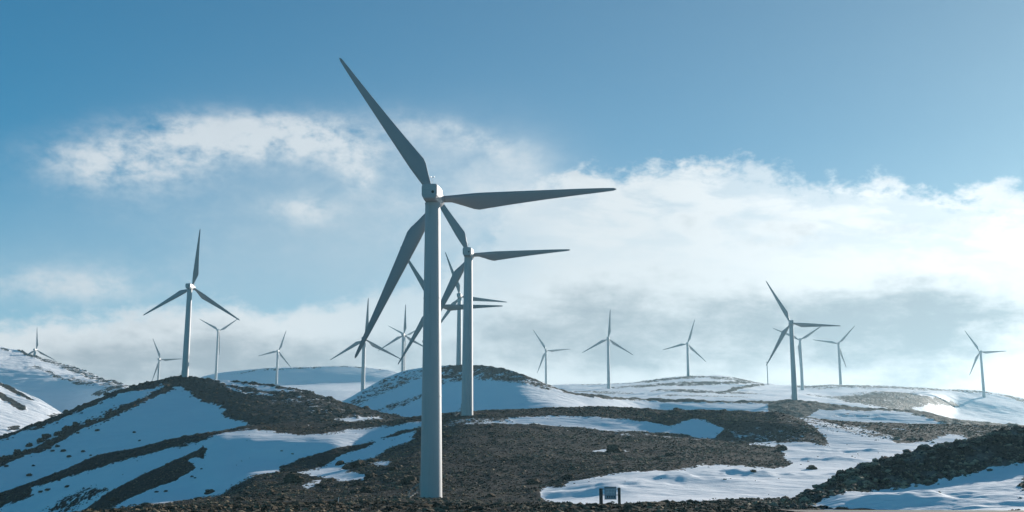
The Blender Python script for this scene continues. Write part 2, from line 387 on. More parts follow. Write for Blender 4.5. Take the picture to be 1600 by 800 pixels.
moor_polys = [
 # long shaded snow field, lower left, and the lit strip on its crest
 ([(-150,900),(-150,850),(-20,803),(0,794),(50,775),(52,762),(100,747),(160,728),(215,713),(262,703),(310,692),(345,677),(380,672),(440,674),(490,676),(500,680),(533,674),(545,672),(600,666),(665,657),(665,667),(640,671),(620,672),(592,689),(545,697),(520,707),(465,720),(440,727),(440,733),(400,741),(365,757),(345,774),(300,783),(250,789),(200,791),(150,802),(60,830)], S, 3.6),
 ([(105,812),(160,773),(200,752),(240,735),(270,720),(287,715),(305,730),(290,741),(262,752),(235,762),(200,780),(168,797),(150,812)], H, 2),
 ([(280,718),(296,708),(318,696),(322,702),(316,716),(300,716),(285,722)], 0.12, 2.5),
 ([(70,800),(95,780),(130,762),(160,758),(170,765),(130,783),(100,802)], 0.42, 6),
 ([(440,727),(465,716),(500,706),(545,697),(553,699),(535,710),(500,721),(470,733),(440,739)], H, 2),
 ([(335,672),(385,664),(440,664),(500,668),(500,678),(480,676),(440,673),(390,672),(345,678)], 0.1, 2),
 ([(420,662),(500,662),(505,676),(470,678),(445,674)], 0.22, 3),
 # lit streaks beside the nearest turbine
 ([(463,735),(500,729),(530,714),(560,704),(600,686),(632,677),(652,675),(640,690),(610,701),(582,717),(545,723),(532,735),(572,745),(569,752),(530,753),(490,744)], 0.93, 3),
 ([(540,726),(560,718),(583,724),(583,742),(556,738),(540,740)], 0.22, 3),
 ([(582,727),(596,722),(614,724),(600,731),(590,732)], 0.9, 2),
 ([(470,762),(488,754),(502,752),(500,758),(480,764)], 0.85, 2),
 # blue strip under the crest
 ([(690,666),(720,658),(760,656),(800,655),(850,650),(940,652),(1010,656),(1035,662),(1050,664),(1085,654),(1115,660),(1134,669),(1116,682),(1100,684),(1060,677),(1000,672),(940,671),(880,665),(800,662),(740,663)], S, 2),
 ([(690,668),(700,655),(790,652),(800,659),(740,664)], 0.45, 3),
 ([(800,668),(1000,674),(1100,684),(1200,686),(1180,692),(1090,688),(950,677)], 0.36, 3),
 ([(925,705),(938,701),(950,702),(947,707)], 0.95, 1.5), ([(975,703),(984,705),(976,707)], 0.9, 1.2),
 # bright valley snow, right
 ([(842,773),(852,766),(880,766),(884,759),(900,753),(930,749),(940,747),(960,743),(1000,741),(1050,737),(1075,735),(1100,730),(1130,729),(1170,731),(1200,733),(1222,731),(1236,727),(1226,717),(1222,706),(1205,699),(1165,695),(1200,687),(1215,692),(1240,689),(1295,694),(1288,680),(1262,664),(1300,668),(1370,675),(1400,692),(1450,688),(1480,681),(1512,680),(1530,700),(1800,760),(1800,800),(1300,800),(1220,775),(1190,777),(1130,776),(1080,781),(1040,783),(1000,785),(940,790),(900,788),(870,783),(848,778)], S, 2.5),
 ([(1130,668),(1200,664),(1245,672),(1262,688),(1215,692),(1160,692)], 0.33, 6),
 ([(1232,651),(1262,654),(1308,664),(1330,676),(1290,672),(1266,664)], 0.66, 2.5),
 ([(1222,652),(1240,655),(1270,676),(1292,697),(1262,690),(1230,678)], 0.30, 3),
 ([(1318,662),(1360,668),(1400,684),(1420,690),(1365,684),(1320,674)], 0.62, 4),
 ([(1330,655),(1480,660),(1700,662),(1700,700),(1520,692),(1500,678),(1470,680),(1430,678),(1380,676),(1350,668)], 0.27, 4),
 ([(1208,700),(1216,696),(1228,700),(1230,706),(1218,706)], H, 1.5),
]
layer('moor_ground', moor_curves, -120, 1720, 1.6, moor_polys, 0.11, M_near,
      [(15, 1.5), (45, 10), (90, 22), (160, 40)], 0.8, (0.26, 3.4), (0.7, 26), 1, 2.5, mounds=[(1165,744,14,4,.8),(1060,752,9,5,0.7),(960,760,10,5,0.6),(900,772,7,4,0.5),(1330,705,8,6,1.0),(1280,720,6,5,0.8),(560,712,5,5,.5)], tail=[(45, -1.85), (20, -1.75), (6, -1.7), (2, -1.7)])

# ---- roadside bank, right foreground
bank_curves = [
 [(1150,796,112),(1190,791,114),(1215,785,116),(1260,768,120),(1300,748,124),(1350,724,127),(1400,711,129),(1440,702,130),(1517,688,131),(1559,677,132),(1600,670,133),(1720,652,134)],
 [(1150,797,110),(1190,793,112),(1264,789,111),(1325,767,116),(1394,761,120),(1449,757,121),(1490,746,123),(1545,734,125),(1600,726,126),(1720,712,127)],
 [(1150,798,108),(1190,796,106),(1264,791,106),(1325,780,106),(1407,777,105),(1517,769,105),(1600,763,105),(1720,757,106)],
 [(1150,800,104),(1190,800,102),(1264,793,103),(1340,795,101),(1407,797,99),(1517,802,95),(1600,808,92),(1720,812,90)],
]
bank_polys = [([(1262,791),(1290,780),(1325,767),(1394,761),(1449,757),(1490,746),(1545,734),(1600,726),(1740,708),(1740,900),(1500,830),(1400,800),(1330,796)], S, 2.0),
              ([(1588,760),(1602,750),(1640,745),(1640,758),(1600,764)], H, 2.0)]
layer('roadside_bank', bank_curves, 1150, 1720, 1.3, bank_polys, 0.13, M_bank, [(6, 0.6), (18, 4), (40, 12)], 1.2, (0.5, 1.5), (0.35, 9), 5, 2.5, mounds=[(1400,782,3,2.2,.5),(1470,775,3,2.2,.6),(1530,778,3.5,2.2,.55),(1580,786,3,2,.5)])

# ---- left hill
hill_curves = [
 [(-140,735,430),(-60,705,450),(0,682,468),(100,645,490),(160,622,502),(205,604,510),(250,592,520),(290,586,527),(330,590,525),(400,597,520),(470,608,505),(520,624,490),(580,641,470),(615,646,460),(680,668,440),(760,700,430)],
 [(-140,760,415),(-60,728,435),(0,705,450),(100,672,468),(205,634,486),(290,612,508),(400,620,490),(520,640,455),(615,658,443),(680,682,430),(760,712,420)],
 [(-140,790,398),(-60,762,412),(0,742,424),(100,712,440),(205,682,448),(290,655,462),(400,652,440),(520,660,425),(615,672,420),(680,694,412),(760,720,410)],
 [(-140,850,370),(-60,815,384),(0,795,394),(100,762,404),(210,730,410),(300,705,415),(400,692,400),(520,684,390),(680,704,380),(760,730,380)],
]
hill_polys = [
 ([(-150,735),(0,679),(100,642),(205,600),(290,580),(285,602),(262,600),(240,604),(205,612),(100,653),(0,688),(-150,745)], 0.05, 1.8),
 ([(-150,775),(0,713),(40,703),(65,688),(100,670),(150,653),(180,639),(215,624),(250,606),(262,598),(290,596),(262,611),(230,626),(200,641),(170,656),(120,672),(100,683),(60,704),(20,721),(0,728),(-150,790)], 0.10, 2.5),
 ([(285,602),(298,614),(319,629),(345,633),(349,650),(392,664),(420,690),(800,740),(800,560),(300,560),(270,590)], 0.17, 4.0),
 ([(328,590),(345,588),(380,598),(405,602),(450,608),(480,612),(440,611),(400,606),(360,600)], 0.92, 2),
 ([(345,600),(400,611),(450,617),(500,625),(450,622),(400,617),(360,609)], 0.60, 3),
 ([(576,630),(600,634),(632,645),(612,645),(590,638)], 0.9, 1.6),
 ([(522,656),(545,651),(604,651),(585,656),(540,659)], 0.85, 2),
 ([(490,645),(560,645),(600,650),(540,652)], 0.30, 4),
 ([(390,612),(450,618),(530,630),(600,646),(520,645),(440,636),(400,626)], 0.30, 8),
]
layer('left_hill', hill_curves, -140, 760, 1.6, [(a, b, c + 1.2) for a, b, c in hill_polys], 1.0, M_mid, [(25, 3), (70, 18), (160, 50)], 1.0, (0.7, 4.5), (1.2, 45), 11, 4.0)

# ---- middle dome and the long rise to its right
dome_curves = [
 [(400,690,560),(480,650,605),(540,623,625),(568,608,635),(600,591,648),(640,577,656),(700,570,652),(730,570,645),(780,575,625),(830,590,606),(875,608,600),(924,617,608),(1025,624,640),(1200,627,641),(1240,626,641),(1275,628,640),(1350,637,625),(1440,643,612),(1490,653,605),(1600,664,600),(1720,680,590)],
 [(400,700,545),(480,665,588),(568,630,610),(640,604,626),(700,596,622),(780,600,598),(830,612,579),(875,622,574),(924,628,585),(1025,632,628),(1240,640,610),(1270,643,606),(1350,644,603),(1440,652,590),(1600,672,575),(1720,690,565)],
 [(400,720,515),(480,690,548),(568,665,566),(640,645,576),(700,640,574),(780,640,552),(830,643,533),(875,645,520),(924,646,535),(1025,650,602),(1240,660,575),(1350,664,570),(1440,668,560),(1600,682,540),(1720,700,530)],
 [(400,740,460),(640,680,500),(780,678,490),(875,680,475),(1025,680,500),(1240,684,480),(1440,688,470),(1600,698,460),(1720,715,460)],
]
dome_polys = [
 ([(660,574),(690,566),(730,566),(785,572),(835,590),(880,607),(930,617),(905,616),(870,612),(850,609),(810,600),(780,596),(740,592),(690,600),(670,596)], 0.42, 5),
 ([(690,566),(730,566),(785,572),(835,590),(880,607),(850,601),(800,586),(740,578),(690,577)], 0.27, 4),
 ([(540,628),(568,606),(600,590),(640,575),(690,570),(690,588),(640,598),(600,618),(560,636)], 0.56, 5),
 ([(580,640),(640,618),(690,606),(690,612),(640,630),(600,646)], 0.58, 4),
 ([(870,606),(924,615),(1025,622),(1200,624.5),(1300,626),(1300,631),(1200,631.5),(1025,628.5),(924,622),(880,612)], 0.12, 1.5),
 ([(1200,625),(1275,626),(1350,635),(1440,641),(1500,655),(1620,664),(1620,690),(1300,680),(1200,652)], 0.15, 2.5),
 ([(1258,653),(1282,641),(1322,643),(1400,643),(1425,647),(1478,663),(1400,663),(1300,660)], 0.95, 1.8),
 ([(1290,648),(1330,648),(1400,650),(1400,654),(1330,654),(1290,652)], 0.62, 3),
]
layer('dome_hill', dome_curves, 400, 1720, 1.8, dome_polys, 1.0, M_mid, [(30, 4), (80, 22), (180, 60)], 1.4, (0.9, 5.5), (1.2, 50), 21, 1.8)

# ---- far plateaus
plateau_curves = [
 [(760,640,1250),(820,612,1250),(860,603,1240),(950,599,1180),(1000,595,1210),(1080,589,1240),(1120,588,1240),(1160,593,1240),(1200,600,1240),(1240,604,1240),(1290,601,1240),(1330,600,1240),(1400,603,1250),(1480,608,1260),(1540,611,1265),(1600,622,1260),(1720,650,1240)],
 [(760,650,1100),(860,612,1060),(1000,607,1050),(1100,604,1060),(1240,611,1060),(1300,616,1040),(1370,615,1060),(1440,614,1130),(1500,620,1215),(1600,638,1200),(1720,662,1190)],
 [(760,660,900),(860,622,880),(1000,619,880),(1100,618,880),(1240,624,870),(1300,630,860),(1370,630,890),(1440,634,985),(1500,650,1130),(1600,662,1130),(1720,680,1120)],
 [(760,680,700),(1000,650,720),(1240,660,720),(1440,668,740),(1600,690,860),(1720,700,860)],
]
plateau_polys = [
 ([(890,603),(950,598),(1000,595),(1080,588),(1160,591),(1225,601),(1225,603),(1160,596),(1100,592),(1000,599),(950,602),(890,605)], 0.36, 1.2),
 ([(930,607),(1000,603),(1080,598),(1150,596),(1200,598),(1150,600),(1080,602),(1000,606)], 0.30, 1.2),
 ([(1010,611),(1090,609),(1160,612),(1200,615),(1090,613.5),(1020,613)], 0.32, 1.2),
 ([(1120,613),(1145,605),(1175,600),(1205,600),(1180,604),(1155,608),(1135,614)], 0.25, 1.2),
 ([(880,612),(960,612),(1010,616),(960,615.5),(890,614)], 0.42, 1.2),
 ([(1020,618),(1120,617),(1220,620),(1120,621),(1030,620)], 0.45, 1.5),
 ([(1238,604),(1290,600),(1330,599),(1400,602),(1480,607),(1540,610),(1610,622),(1610,628),(1560,616),(1480,612),(1400,608),(1320,606),(1250,607)], 0.42, 2),
 ([(1255,616),(1300,619),(1370,613),(1430,612),(1470,621),(1505,633),(1480,639),(1500,655),(1540,664),(1440,650),(1400,644),(1360,637),(1310,624)], 0.27, 4),
 ([(1416,613),(1450,615),(1500,622),(1475,623),(1440,618)], 0.95, 2),
 ([(1425,636),(1470,633),(1500,640),(1530,655),(1548,662),(1500,660),(1465,656),(1445,644)], 0.97, 2),
 ([(1570,612),(1600,620),(1640,632),(1600,630),(1580,622)], 0.45, 2),
]
layer('far_plateau', plateau_curves, 760, 1720, 2.0, plateau_polys, 0.95, M_far, [(60, 6), (160, 30), (400, 100)], 1.2, (1.4, 8), (2.4, 60), 31, 1.2)
ridge_curves = [
 [(250,625,1500),(290,602,1500),(320,588,1500),(370,579,1500),(450,573.5,1500),(530,571.5,1500),(600,576,1490),(650,590,1470),(720,615,1450),(800,640,1450)],
 [(250,640,1450),(320,598,1455),(450,586,1458),(530,584,1458),(600,588,1450),(720,625,1410),(800,650,1410)],
 [(250,650,1410),(320,610,1420),(450,600,1420),(530,598,1420),(600,600,1410),(720,635,1370),(800,660,1370)],
 [(250,665,1250),(320,626,1250),(450,614,1250),(530,611,1250),(600,613,1250),(720,645,1230),(800,670,1230)],
 [(250,690,950),(450,660,950),(600,660,950),(800,700,950)],
]
layer('far_left_plateau', ridge_curves, 250, 800, 2.0, [([(330,590),(400,577),(530,570),(600,575),(600,578),(530,573),(400,580)], 0.5, 1.2)], 1.0, M_far, [(60, 6), (160, 30), (400, 100)], 1.4, (0.6, 9), (1.5, 110), 41, 1.0)
fl_curves = [
 [(-160,470,1750),(-80,508,1620),(0,541,1470),(50,553,1385),(100,570,1290),(150,585,1200),(205,604,1100),(280,630,1000)],
 [(-160,520,1280),(-80,550,1230),(0,574,1190),(50,581,1172),(100,590,1153),(150,602,1100),(205,616,1039),(280,640,950)],
 [(-160,630,1100),(0,640,1066),(100,644,1055),(205,648,987),(280,660,910)],
 [(-160,720,1010),(0,700,985),(100,680,985),(205,672,930),(280,690,860)],
]
fl_polys = [
 ([(20,540),(60,552),(120,573),(205,600),(215,612),(150,594),(100,578),(50,560)], 0.44, 2.5),
 ([(36,576),(55,570),(80,580),(100,590),(140,600),(120,600),(85,590),(60,578)], 0.45, 3),
 ([(100,586),(150,594),(205,608),(190,618),(160,606),(120,596)], 0.52, 3),
 ([(140,618),(160,608),(185,604),(200,606),(180,612),(155,622)], 0.40, 2.5),
 ([(0,543),(12,545),(16,550),(4,547)], 0.2, 1.2),
 ([(18,542),(34,547),(48,553),(60,555),(60,558),(40,554),(22,546)], 0.1, 1.0),
]
layer('far_left_hill', fl_curves, -160, 280, 1.8, fl_polys, 1.0, M_far, [(60, 8), (160, 40), (400, 120)], 1.4, (2.2, 10), (3.0, 60), 51, 1.5)
sp_curves = [
 [(-160,520,900),(-40,577,900),(0,597,895),(50,619,880),(105,650,862),(140,668,850),(200,700,840)],
 [(-160,560,850),(-40,610,850),(0,624,850),(50,640,845),(105,662,840),(140,678,835),(200,708,830)],
 [(-160,700,700),(0,690,720),(105,690,760),(200,730,780)],
]
sp_polys = [
 ([(-60,575),(0,596),(30,610),(55,628),(45,626),(20,612),(0,603),(-60,585)], 0.12, 1.5),
 ([(-60,595),(0,612),(20,624),(40,636),(42,642),(28,640),(0,624),(-60,610)], 0.10, 1.8),
 ([(72,650),(88,646),(104,650),(100,656),(80,656)], 0.35, 2), ([(10,668),(30,664),(32,672),(12,674)], 0.3, 2),
]
layer('far_left_spur', sp_curves, -160, 200, 1.8, sp_polys, 1.0, M_far, [(40, 5), (120, 40), (220, 90)], 1.4, (1.2, 9), (1.2, 50), 61, 1.5)

# ---- ground sheet under everything, out to the horizon
def ground_sheet():
    g = 60; a = np.linspace(-1, 1, g); a = np.sign(a) * np.abs(a) ** 2 * 2500
    x, y = np.meshgrid(a, a); z = -9 + fbm(x / 300, y / 300, 77, 3) * 4 - 20 * np.clip((np.hypot(x, y) - 120) / 400, 0, 1) * 0
    idx = np.arange(g * g).reshape(g, g)
    Fq = np.stack([idx[:-1, :-1], idx[:-1, 1:], idx[1:, 1:], idx[1:, :-1]], -1).reshape(-1, 4)
    o = mesh_np('ground', np.stack([x, y, z], -1).reshape(-1, 3), Fq, M_far, True, None, {'snow': np.full(g * g, 0.42)})
    tag(o, kind='structure')
ground_sheet()

def drop(x, y):
    """height of the highest terrain at (x, y)"""
    best = None
    for h in HILLS.values():
        hit = h['bvh'].ray_cast(Vector((x, y, 900)), Vector((0, 0, -1)))
        if hit[0] is not None and (best is None or hit[0].z > best): best = hit[0].z
    return best if best is not None else -9.0
def pick(px, py):
    """first terrain point seen along a pixel's ray"""
    d = Vector(ray(px, py)).normalized(); best = None
    for h in HILLS.values():
        hit = h['bvh'].ray_cast(Vector((0, 0, 0)), d)
        if hit[0] is not None and (best is None or hit[3] < best[1]): best = (hit[0], hit[3])
    return best[0] if best else None

# ---- road strip at the foot of the bank
def road():
    bm = bmesh.new(); prev = None
    for i in range(60):
        X = 21 + i * 1.3; c = 89.5 - 0.16 * (X - 10); w = 11.5
        z = -1.80
        row = [bm.verts.new((X, c + w / 2, z - .12)), bm.verts.new((X, c + w / 2 - .5, z)), bm.verts.new((X, c - w / 2, z))]
        if prev:
            for k in range(2): bm.faces.new((prev[k], prev[k + 1], row[k + 1], row[k]))
        prev = row
    o = obj_bm('road', bm, M_road); tag(o, kind='structure')
road()

# ------------------------------------------------------------------ shrubs and heath
def tuft_template(seed, spiky=0.5, sub=2):
    r = np.random.default_rng(seed); bm = bmesh.new(); bmesh.ops.create_icosphere(bm, subdivisions=sub, radius=1.0)
    V = np.array([v.co[:] for v in bm.verts]); Fq = np.array([[v.index for v in f.verts] for f in bm.faces]); bm.free()
    k = 1 + spiky * (r.random(len(V)) - 0.45) + 0.35 * fbm(V[:, 0] * 1.6 + seed, V[:, 1] * 1.6 + V[:, 2] * 1.3, seed, 2)
    V = V * k[:, None]; V[:, 2] *= 0.72; V[:, 2] = np.maximum(V[:, 2], -0.35)
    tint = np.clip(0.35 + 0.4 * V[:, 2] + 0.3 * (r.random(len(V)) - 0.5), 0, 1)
    return V, Fq, tint
def tussock_template(seed, n=24):
    r = np.random.default_rng(seed); V, Fq, T = [], [], []
    for i in range(n):
        a = r.random() * 6.283; lean = 0.25 + 0.95 * r.random(); L = 0.55 + 0.6 * r.random(); w = 0.10 + 0.13 * r.random()
        bx, by = r.normal(0, 0.33, 2); d = np.array([math.cos(a) * math.sin(lean), math.sin(a) * math.sin(lean), math.cos(lean)])
        q = np.array([-math.sin(a), math.cos(a), 0]) * w; b0 = np.array([bx, by, -0.12]); m_ = b0 + d * L * 0.55; t = b0 + d * L - np.array([0, 0, 0.12])
        k = len(V); V += [b0 - q, b0 + q, m_ + q * 0.8, m_ - q * 0.8, t]
        Fq += [[k, k + 1, k + 2], [k, k + 2, k + 3], [k + 3, k + 2, k + 4]]; u = r.random() * 0.4; T += [u * 0.4, u * 0.4, u + 0.3, u + 0.3, u + 0.6]
    return np.array(V), np.array(Fq), np.array(T)
LOW = [tussock_template(100 + i) for i in range(5)] + [tuft_template(120 + i, 0.95, 1) for i in range(2)]
HI = [tuft_template(200 + i, 0.55, 3) for i in range(5)]
ROUND = [tuft_template(140 + i, 0.8, 2) for i in range(4)]
def scatter(name, hill, count, size, cond, mat, seed, zs=1.0, LOW=LOW):
    h = HILLS[hill]; V, Fq, s = h['V'], h['F'], h['s']; r = np.random.default_rng(seed)
    A, B, C, D = (V[Fq[:, i]] for i in range(4))
    area = 0.5 * np.linalg.norm(np.cross(C - A, D - B), axis=1); c = (A + B + C + D) / 4
    w = area * cond(c, s[Fq].mean(1)); w = w / w.sum()
    f = r.choice(len(Fq), count, p=w); u, v = r.random((2, count, 1))
    P = A[f] * (1-u) * (1-v) + B[f] * u * (1-v) + C[f] * u * v + D[f] * (1-u) * v
    sz = size[0] + (size[1] - size[0]) * r.random(count) ** 2.2
    VV, FF, TT, off = [], [], [], 0
    for k, (tv, tf, tt) in enumerate(LOW):
        sel = np.arange(k, count, len(LOW)); n = len(sel); a = r.random(n) * 6.283
        ca, sa = np.cos(a)[:, None], np.sin(a)[:, None]
        q = np.stack([tv[:, 0] * ca - tv[:, 1] * sa, tv[:, 0] * sa + tv[:, 1] * ca, np.broadcast_to(tv[:, 2] * zs, (n, len(tv)))], -1)
        q = q * sz[sel][:, None, None] + P[sel][:, None, :]
        VV.append(q.reshape(-1, 3)); FF.append((tf[None] + (np.arange(n) * len(tv))[:, None, None]).reshape(-1, 3) + off); off += n * len(tv)
        TT.append((tt[None] * 0.7 + r.random(n)[:, None] * 0.45 - 0.05).ravel())
    o = mesh_np(name, np.concatenate(VV), np.concatenate(FF), mat, False, None, {'tint': np.concatenate(TT)})
    return o
ON = lambda c: 1.0 - (c[:, 0] > 21) * (c[:, 1] < 95.5 - 0.16 * (c[:, 0] - 10))
o = scatter('moor_heath', 'moor_ground', 56000, (0.12, 0.40), lambda c, s: ((s < 0.3) + (s >= 0.3) * (s < 0.9) * 0.4 + 0.004) * ON(c) * (c[:, 1] > 60) * (c[:, 1] < 330) * (0.35 + np.clip(fbm(c[:, 0] / 9, c[:, 1] / 9, 5, 3) * 2.2 + 0.5, 0, 1.4)), M_heath, 3, 0.75)
tag(o, 'low brown heath and grass tussocks covering the moor around the nearest turbine', 'heath', kind='stuff')
o = scatter('bank_heath', 'roadside_bank', 11000, (0.10, 0.42), lambda c, s: (s < 0.3) + (s >= 0.3) * (s < 0.97) * 0.3 + 0.002, M_bankscrub, 4, 0.9)
tag(o, 'dark scrub and stones covering the roadside bank on the right', 'heath', kind='stuff')
o = scatter('hill_heath', 'left_hill', 12000, (0.3, 1.0), lambda c, s: (s < 0.25) + (s >= 0.25) * (s < 0.97) * 0.35 + 0.003, M_shrub, 6, 0.8)
tag(o, 'dark heath bands and scrub growing on the left hill', 'heath', kind='stuff')

o = scatter('hill_scrub', 'left_hill', 2200, (0.5, 1.5), lambda c, s: (s < 0.12) * 1.0 + (s >= 0.12) * (s < 0.5) * 0.5, M_shrub, 16, 0.8, ROUND)
tag(o, 'rounded dark scrub along the heath bands of the left hill', 'scrub', kind='stuff')
o = scatter('moor_scrub', 'moor_ground', 1500, (0.3, 1.0), lambda c, s: (s < 0.2) * (c[:, 1] > 150) * (c[:, 0] < 70) * (0.15 + (c[:, 1] > 240) * 1.0 + (c[:, 0] < -25) * 0.8), M_shrub, 17, 0.7, ROUND)
tag(o, 'rounded dark scrub scattered over the moor and its crest', 'scrub', kind='stuff')

def shrub(px, py, w_px, label, group, up=0.9):
    p = pick(px, py)
    if p is None: return
    r = w_px * p.y / F_PX / 2
    V, Fq, t = HI[random.randrange(len(HI))]
    o = mesh_np('shrub', V * r * np.array([1, 1, up]), Fq, M_bankscrub if 'bank' in label else M_shrub, False, None, {'tint': t})
    o.location = p + Vector((0, 0, r * 0.12)); o.rotation_euler = (0, 0, random.random() * 6.28)
    tag(o, label, 'shrub', group)
g1 = 'shrubs dotting the shaded snow slope on the left'
for (x, y, w) in [(122,677,5),(152,673,7),(210,676,5),(218,689,4),(130,706,6),(99,705,8),(108,714,7),(82,705,6),(90,698,7),(75,701,8),(80,694,11),(52,728,5),(46,743,8),(10,729,6),(142,712,4),(93,686,6),(158,657,9)]:
    shrub(x, y, w, 'small dark shrub poking out of the blue shaded snow of the left hill', g1)
for (x, y, w) in [(104,671,11),(72,684,13),(64,690,11),(118,665,10),(28,709,12),(8,718,12),(46,697,10),(88,680,9),(138,660,9)]:
    shrub(x, y, w, 'dark shrub in the row of scrub climbing diagonally across the left hill', 'shrubs in the diagonal row on the left hill', 1.2)
for (x, y, w) in [(75,766,9),(64,769,8),(51,774,5),(93,751,5),(105,761,8),(259,768,6),(245,769,6),(300,745,5),(305,747,4),(315,733,4)]:
    shrub(x, y, w, 'small dark shrub on the lower snow between the bottom left heath bands', 'shrubs on the lower snow between the heath bands', 0.7)
for (x, y, w, l) in [(328,771,16,'lone ragged dark bush at the lower edge of the shaded left snow'),
    (458,754,30,'large dark bush at the left end of the lit snow streaks'),
    (560,730,24,'dark bush among the lit snow streaks left of the nearest tower'),
    (579,747,20,'tall rounded dark bush just below the lit snow streaks'),
    (614,735,14,'round bush on the moor to the right of the snow streaks'),
    (638,756,26,'dark mound shaped bush close to the left of the nearest tower base'),
    (571,769,20,'low dark bush on the brown grass left of the nearest tower'),
    (532,726,14,'small bush inside the lit snow streaks, leftmost there'),
    (834,756,20,'dark mound bush on the moor left of the snow patch tip'),
    (888,748,18,'dark bush right at the upper left edge of the valley snow'),
    (960,706,26,'wide dark mound bush beside a tiny snow patch on the moor'),
    (1047,712,14,'right one of two bushes in the middle of the brown moor'),
    (1028,719,12,'left one of two bushes in the middle of the brown moor'),
    (1222,703,15,'dark boulder like bush in snow below the rocky hump'),
    (1268,733,14,'dark bush standing alone on the lit valley snow'),
    (1177,737,9,'small bush in the snow at the lower edge of the moor'),
    (1445,701,18,'round dark bush standing on the crest of the roadside bank'),
    (1402,686,10,'leftmost bush of the row on shaded snow behind the bank'),
    (1458,692,5,'smallest bush of the row on shaded snow behind the bank')]:
    shrub(x, y, w, l, None, 0.85)
for (x, y, w) in [(1420,687,7),(1428,687,7),(1440,687,6)]:
    shrub(x, y, w, 'small bush in the middle of the row on shaded snow behind the bank', 'bushes in a row on the shaded snow behind the bank', 0.8)

r_ = random.Random(11)
for i in range(26):
    x = 1318 + i * 11 + r_.uniform(-5, 5)
    y = float(np.interp(x, [1260, 1300, 1350, 1400, 1440, 1517, 1559, 1600], [768, 748, 724, 711, 702, 688, 677, 670]))
    shrub(x, y + r_.uniform(2, 9), r_.uniform(7, 15), 'dark rounded bush in the dense scrub along the crest of the roadside bank', 'bushes along the crest of the roadside bank', 0.8)
o = scatter('foreground_scrub', 'moor_ground', 3200, (0.18, 0.62), lambda c, s: (s < 0.4) * ON(c) * (c[:, 1] > 92) * (c[:, 1] < 135) * (np.abs(c[:, 0]) < 70) * (0.3 + np.clip(fbm(c[:, 0] / 5, c[:, 1] / 5, 8, 3) * 3, 0, 1)), M_shrub, 9, 0.7)
tag(o, 'strip of dark scrub along the bottom edge in front of the nearest tower', 'scrub', kind='stuff')

# ------------------------------------------------------------------ wind turbines
HUB_H, BLADE_L, HUB_F = 46.0, 26.8, 3.1
def tower_part(parent, segs):
    bm = bmesh.new(); r0, r1, h = 1.58, 1.12, HUB_H - 1.35
    prof = [(r0 + .03, 0), (r0 + .03, .25), (r0, .26)]
    for k in (1/3, 2/3):
        rr = r0 + (r1 - r0) * k
        prof += [(rr + .002, h * k - .1), (rr + .03, h * k - .09), (rr + .03, h * k + .09), (rr, h * k + .1)]
    prof += [(r1, h - .15), (r1 + .06, h - .14), (r1 + .06, h)]
    rings = [[bm.verts.new((r * math.cos(a), r * math.sin(a), z)) for a in [2 * math.pi * i / segs for i in range(segs)]] for r, z in prof]
    for A, B in zip(rings, rings[1:]):
        for i in range(segs): bm.faces.new((A[i], A[(i + 1) % segs], B[(i + 1) % segs], B[i]))
    bm.faces.new(rings[-1]); bm.faces.new(rings[0][::-1])
    o = obj_bm('tower', bm, M_tower, parent, True)
    return o
def blade_mesh():
    st = [(0.0, 1.05, .525, 1.0), (.03, 1.05, .525, 1.0), (.06, 1.12, .54, .85), (.12, 1.75, .60, .50), (.185, 2.45, .66, .30), (.215, 2.62, .68, .26), (.25, 2.50, .67, .24), (.40, 2.02, .60, .20),
          (.60, 1.45, .50, .18), (.80, .95, .40, .16), (.93, .62, .30, .15), (.985, .42, .22, .15), (1.0, .12, .08, .2)]
    N = 20; bm = bmesh.new(); rings = []
    for r, c, le, th in st:
        tw = R(16) * (1 - r) ** 1.5 if r > .03 else R(16); ring = []
        for i in range(N):
            a = 2 * math.pi * i / N; cx = math.cos(a); cz = math.sin(a)
            xx = (c - le) - c * (1 - cx) / 2 if True else 0
            taper = 1 if r <= .06 else (0.18 + 0.82 * ((1 - cx) / 2) ** 0.6) if cx > -0.6 else 1
            yy = c * th / 2 * cz * taper
            X = xx * math.cos(tw) - yy * math.sin(tw); Yy = xx * math.sin(tw) + yy * math.cos(tw)
            ring.append(bm.verts.new((X, Yy + 0.55 * r * r * 0.6, 0.75 + r * BLADE_L)))
        rings.append(ring)
    for A, B in zip(rings, rings[1:]):
        for i in range(N): bm.faces.new((A[i], A[(i + 1) % N], B[(i + 1) % N], B[i]))
    bm.faces.new(rings[0][::-1]); bm.faces.new(rings[-1])
    return bm
